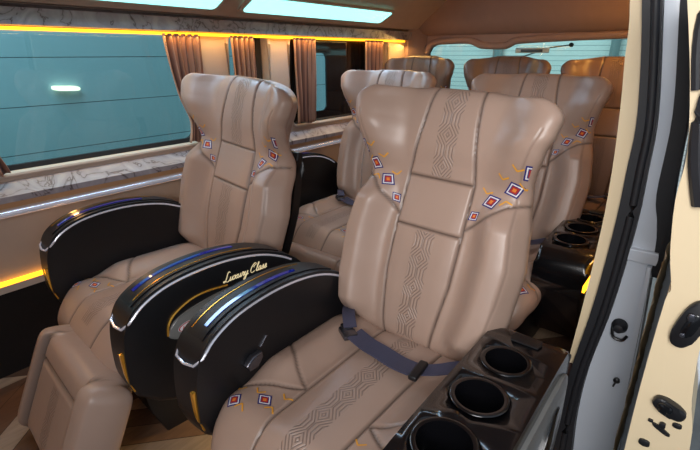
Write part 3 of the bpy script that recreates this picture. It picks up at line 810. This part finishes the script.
def dbody(bm): extrude(bm, [(1.0, .1), (2.2, .1), (2.2, 1.4), (1.0, 1.4)], 0, .0, .08, .01)
quick('door_skin', [SILV], dbody, dr)
YF = .85
def oval(bm, cx, cz, rx, rz, t, y=YF, tilt=0, mi=0, n=24, bev=.004):
    o = []
    for k in range(n):
        q = 2*math.pi*k/n; u = rx*math.copysign(abs(math.cos(q))**.75, math.cos(q)); v = rz*math.copysign(abs(math.sin(q))**.75, math.sin(q))
        o.append((cx+u*math.cos(tilt)-v*math.sin(tilt), cz+u*math.sin(tilt)+v*math.cos(tilt)))
    extrude(bm, o, 1, y-t, y+.002, bev, 2, mi)
lt = quick('door_latch', [BLK], lambda bm: oval(bm, .033, .888, .018, .046, .012, tilt=-.25), dr)
quick('latch_bolt', [GUN], lambda bm: (oval(bm, .031, .905, .005, .007, .018, bev=.001), oval(bm, .026, .870, .004, .004, .016, bev=.001)), lt)
quick('latch_recess', [GLB], lambda bm: oval(bm, .034, .888, .009, .024, .0145, tilt=-.25), lt)
lk = quick('door_lock', [BLK], lambda bm: oval(bm, .038, .722, .026, .014, .014, tilt=-.35), dr)
quick('lock_core', [GLB], lambda bm: oval(bm, .032, .725, .012, .008, .02, tilt=-.3), lk)
quick('door_plug', [BLK], lambda bm: (oval(bm, .056, .690, .007, .005, .004, bev=.001)), dr)
quick('door_plug', [BLK], lambda bm: (oval(bm, .018, .628, .009, .007, .004, bev=.001)), dr)
quick('door_plug', [BLK], lambda bm: (oval(bm, .036, .670, .016, .004, .004, tilt=-.45, bev=.001), oval(bm, .036, .680, .005, .006, .006, bev=.001), oval(bm, .018, .680, .004, .003, .004, bev=.001)), dr)
quick('door_weatherstrip', [RUB], lambda bm: tube(bm, smooth_path([(-.012, YF-.004, 1.30), (-.022, YF-.006, 1.22), (-.014, YF-.006, 1.15), (.004, YF-.004, 1.085)], 5), .012, 8), dr)
quick('door_weatherstrip', [RUB], lambda bm: tube(bm, smooth_path([(-.050, YF-.002, 1.43), (-.052, YF-.002, 1.33), (-.038, YF-.002, 1.25)], 5), .006, 8), dr)

# amber strip on the right side, behind the pillar
strip('light_strip', 'amber light strip along the right wall behind the cream door pillar', [(-.222, 1.44), (-.212, 1.44), (-.212, 1.46), (-.222, 1.46)], 1.35, Y1-.2)
strip('light_strip', 'short amber light low behind the door pillar', [(-.205, .66), (-.198, .66), (-.198, .68), (-.205, .68)], 1.32, 1.9)

# ------------------------------------------------------------------ outside
slab('ground', [(-6, -4), (6, -4), (6, 9), (-6, 9)], 2, -.32, -.27, CONC)
bm = bmesh.new(); box(bm, (-3.06, 1.2, .9), (.10, 7, 2.4)); o = struct('wall_outside_left', mesh_from(bm, 'w', [OUTP], False)); 
e = empty('window_reflection', (-3.0, 1.14, 1.11)); tag(e, 'small bright oval lamp as mirrored in the big left window glass, added on the wall outside', 'lamp')  # glowing oval added outside to stand in for a reflection in the glass
def refl(bm):
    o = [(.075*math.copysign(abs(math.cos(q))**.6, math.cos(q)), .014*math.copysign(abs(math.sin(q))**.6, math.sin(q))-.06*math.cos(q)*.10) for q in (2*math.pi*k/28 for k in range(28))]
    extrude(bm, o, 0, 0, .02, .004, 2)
quick('reflection_oval', [REFLW], refl, e)
quick('reflection_back', [BLK], lambda bm: box(bm, (-.004, .0, -.0), (.01, .06, .012), .002), e)
bm = bmesh.new(); box(bm, (-.9, 5.0, 1.3), (5, .1, 3.2)); struct('wall_outside_back', mesh_from(bm, 'w', [SIDING], False))
for x, w_, lab in ((-1.95, .05, 'grey drainpipe on the siding outside, left part of the back window'), (-.88, .04, 'grey drainpipe on the siding outside, right of the back window middle')):
    e = empty('drainpipe', (x, 4.9, -.27)); tag(e, lab, 'pipe')
    quick('pipe', [mat('grey pipe', (120, 140, 142), .5)], lambda bm: lathe(bm, [(w_, 0), (w_, 2.6)], 16), e)
    quick('pipe_bracket', [BLK], lambda bm: lathe(bm, [(w_*1.25, 1.44), (w_*1.25, 1.47)], 16), e)

# ------------------------------------------------------------------ lights
W = bpy.data.worlds.new('World'); S.world = W; W.use_nodes = True; nt = W.node_tree
bg = nt.nodes['Background']; bg.inputs[0].default_value = (.72, .84, 1.0, 1); bg.inputs[1].default_value = .47
def area(name, loc, size, power, color, target=None, rot=None, spread=180):
    l = bpy.data.lights.new(name, 'AREA'); l.shape = 'RECTANGLE'; l.size, l.size_y = size; l.energy = power; l.color = color; l.spread = rad(spread)
    o = bpy.data.objects.new(name, l); COL.objects.link(o); o.location = loc
    if target: o.rotation_euler = (Vector(target)-Vector(loc)).to_track_quat('-Z', 'Y').to_euler()
    if rot: o.rotation_euler = rot
    return o
area('door_daylight', (.35, -.95, 1.85), (1.0, 1.0), 15.5, (1, .98, .97), (-.36, 1.25, 1.25), spread=95)
area('cyan_light', (-1.60, 1.9, 1.50), (.9, .1), 3.2, (.55, .72, 1), (-1.1, 1.9, .6))
area('cyan_light', (-1.60, .75, 1.50), (.9, .1), 3.2, (.55, .72, 1), (-1.1, .75, .6))
area('amber_light', (-.24, 2.30, 1.46), (.05, .7), 6, (1, .5, .12), (-.5, 2.6, 1.0))
area('amber_light', (-1.70, 2.75, 1.40), (.05, .4), 1.5, (1, .55, .15), (-1.5, 2.6, .8))
area('amber_light', (XW+.04, 1.1, 1.362), (.02, 3.4), 3.2, (1, .55, .14), rot=(0, 0, 0))
area('amber_low', (XW+.03, .6, .50), (.02, 2.4), 3.2, (1, .5, .18), (-1.3, .5, .45))
area('floor_amber', (-.94, .85, .34), (.05, .3), 1.6, (1, .66, .2), (-.98, .6, FZ))  # unseen amber light added to brighten the aisle floor
area('outside_daylight', (-.9, 4.2, 3.0), (3, .6), 60, (.92, 1, 1), (-.9, 5.0, 1.2))
area('outside_daylight', (-2.4, .5, 3.2), (1.0, 3), 115, (.85, .95, 1), (-3.0, 1.4, 1.0))

# ------------------------------------------------------------------ camera
F, VX, VY = 460., 390., 172.
yv = Vector((VX, VY, -F)).normalized(); p = math.atan(VY/F); zv = Vector((0, math.cos(p), math.sin(p))); xv = yv.cross(zv)
R = Matrix((xv, yv, zv))
cam = bpy.data.cameras.new('Camera'); cam.sensor_width = 36; cam.lens = F*36/700; cam.clip_start = .02
co = bpy.data.objects.new('Camera', cam); COL.objects.link(co); co.matrix_world = Matrix.Translation((0, 0, 1.3)) @ R.to_4x4()
S.camera = co
S.view_settings.view_transform = 'Standard'
S.view_settings.exposure = 0
